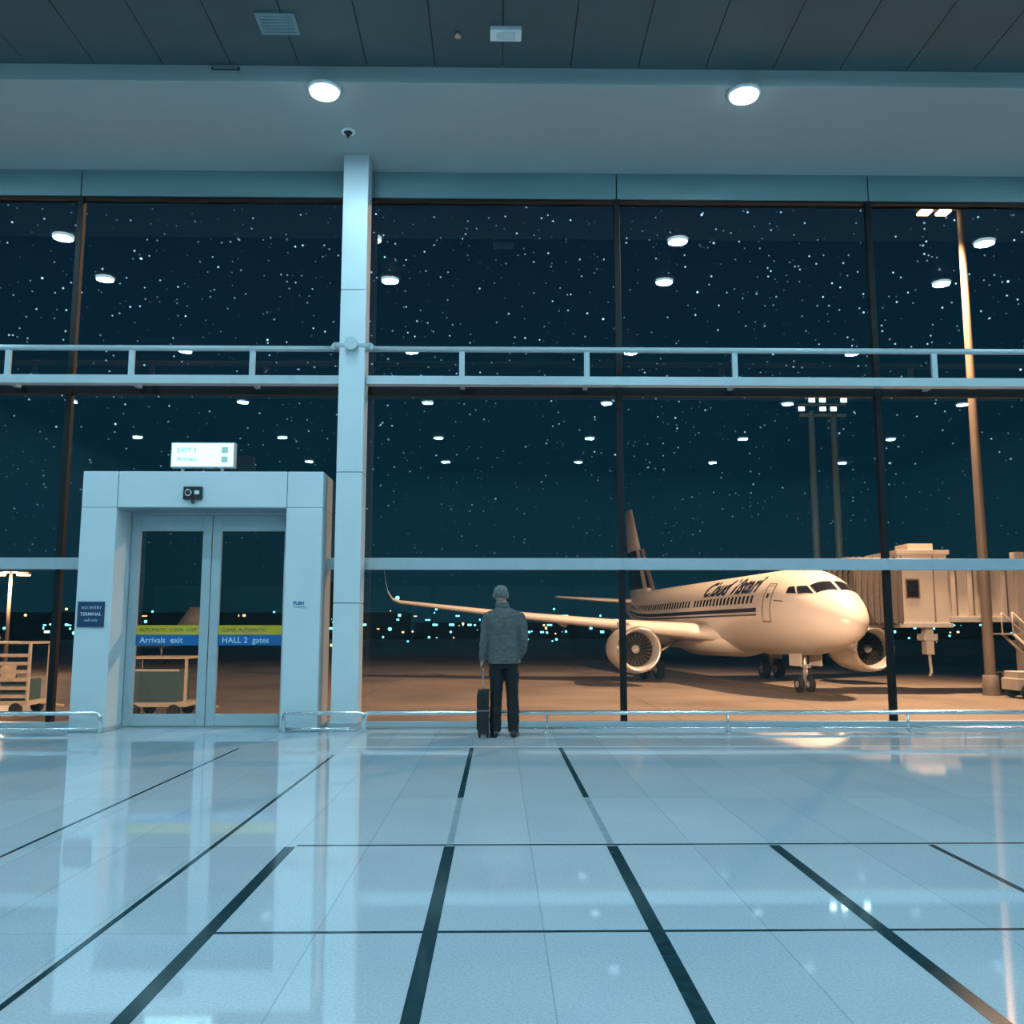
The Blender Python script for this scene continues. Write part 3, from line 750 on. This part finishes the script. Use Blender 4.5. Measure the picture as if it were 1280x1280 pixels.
man = build_man(); man.location = (.067, 10.87, 0)
# eyes
w = MB()
for sg in (-1, 1): w.ell((-.038+sg*.03, .096, 1.652), (.013, .010, .008), 'white', 12, 8); w.ell((-.038+sg*.03, .1045, 1.652), (.006, .004, .006), 'black', 10, 6)
w.done('eyes', man)

# suitcase
w = MB()
w.box(-.064, .064, -.17, .17, .045, .535, 'bag')
w.box(-.078, -.064, -.14, .14, .09, .30, 'bag'); w.box(-.076, -.064, -.14, .14, .33, .49, 'bag')
w.box(-.065, .065, -.172, .172, .30, .312, 'seam')
for x in (-.045, .045):
    for y in (-.14, .14): w.rings([[(x+d, y+q*cos(2*pi*i/14), .024+q*sin(2*pi*i/14)) for i in range(14)] for d, q in ((-.012, .012), (-.01, .024), (.01, .024), (.012, .012))], 'tyre'); w.box(x-.015, x+.015, y-.02, y+.02, .03, .05, 'black')
for y in (-.05, .11): w.tube([(-.0, y-.0, .53), (-.008, y-.005, .80)], .007, 'chrome', 8)
w.tube([(-.009, -.065, .80), (-.009, .115, .80)], .012, 'black', 10)
w.tube([(.0, -.172, .36), (.0, -.19, .36), (.0, -.19, .46), (.0, -.172, .46)], .008, 'black', 8)
w.done('rolling_suitcase', bevel=.012, loc=(-.168, 10.90, 0))

# ------------------------------------------------------------------ world: starry night
W = bpy.data.worlds.new('night_sky'); S.world = W; W.use_nodes = True
nt = W.node_tree; nt.nodes.clear()
out = nt.nodes.new('ShaderNodeOutputWorld'); bg = nt.nodes.new('ShaderNodeBackground')
tc = nt.nodes.new('ShaderNodeTexCoord'); sp = nt.nodes.new('ShaderNodeSeparateXYZ'); nt.links.new(tc.outputs['Generated'], sp.inputs[0])
cr = nt.nodes.new('ShaderNodeValToRGB'); e = cr.color_ramp
e.elements[0].position = 0.0; e.elements[0].color = (.0030, .024, .036, 1); e.elements[1].position = .45; e.elements[1].color = (.0022, .010, .024, 1)
nt.links.new(sp.outputs['Z'], cr.inputs['Fac'])
def stars(scale, rad, stg):
    v = nt.nodes.new('ShaderNodeTexVoronoi'); v.feature = 'F1'; v.inputs['Scale'].default_value = scale; nt.links.new(tc.outputs['Generated'], v.inputs['Vector'])
    a = mth(nt, 'SUBTRACT', 1.0, mth(nt, 'DIVIDE', v.outputs['Distance'], rad)); a.node.use_clamp = True
    sc_ = nt.nodes.new('ShaderNodeSeparateColor'); nt.links.new(v.outputs['Color'], sc_.inputs[0])
    return mth(nt, 'MULTIPLY', mth(nt, 'MULTIPLY', a, mth(nt, 'POWER', sc_.outputs[0], 2.5)), stg)
st = mth(nt, 'ADD', mth(nt, 'ADD', stars(135, .14, 3.2), stars(63, .085, 4.0)), stars(105, .12, 2.8))
z2 = mth(nt, 'MULTIPLY', mth(nt, 'SUBTRACT', sp.outputs['Z'], .03), 3.2); z2.node.use_clamp = True
st = mth(nt, 'MULTIPLY', st, z2)
mc = nt.nodes.new('ShaderNodeVectorMath'); mc.operation = 'SCALE'; mc.inputs[0].default_value = (.55, .82, 1.0); nt.links.new(st, mc.inputs['Scale'])
ad = nt.nodes.new('ShaderNodeVectorMath'); ad.operation = 'ADD'; nt.links.new(cr.outputs['Color'], ad.inputs[0]); nt.links.new(mc.outputs[0], ad.inputs[1])
nt.links.new(ad.outputs[0], bg.inputs['Color']); nt.links.new(bg.outputs[0], out.inputs['Surface'])

# ------------------------------------------------------------------ camera
cam = bpy.data.cameras.new('camera'); cam.sensor_width = 36; cam.lens = 36*1150/1280; cam.clip_end = 2000
co = bpy.data.objects.new('camera', cam); COL.objects.link(co)
co.location = (0, 0, 1.22); co.rotation_euler = (radians(90+7.33), 0, radians(-.85))
S.camera = co
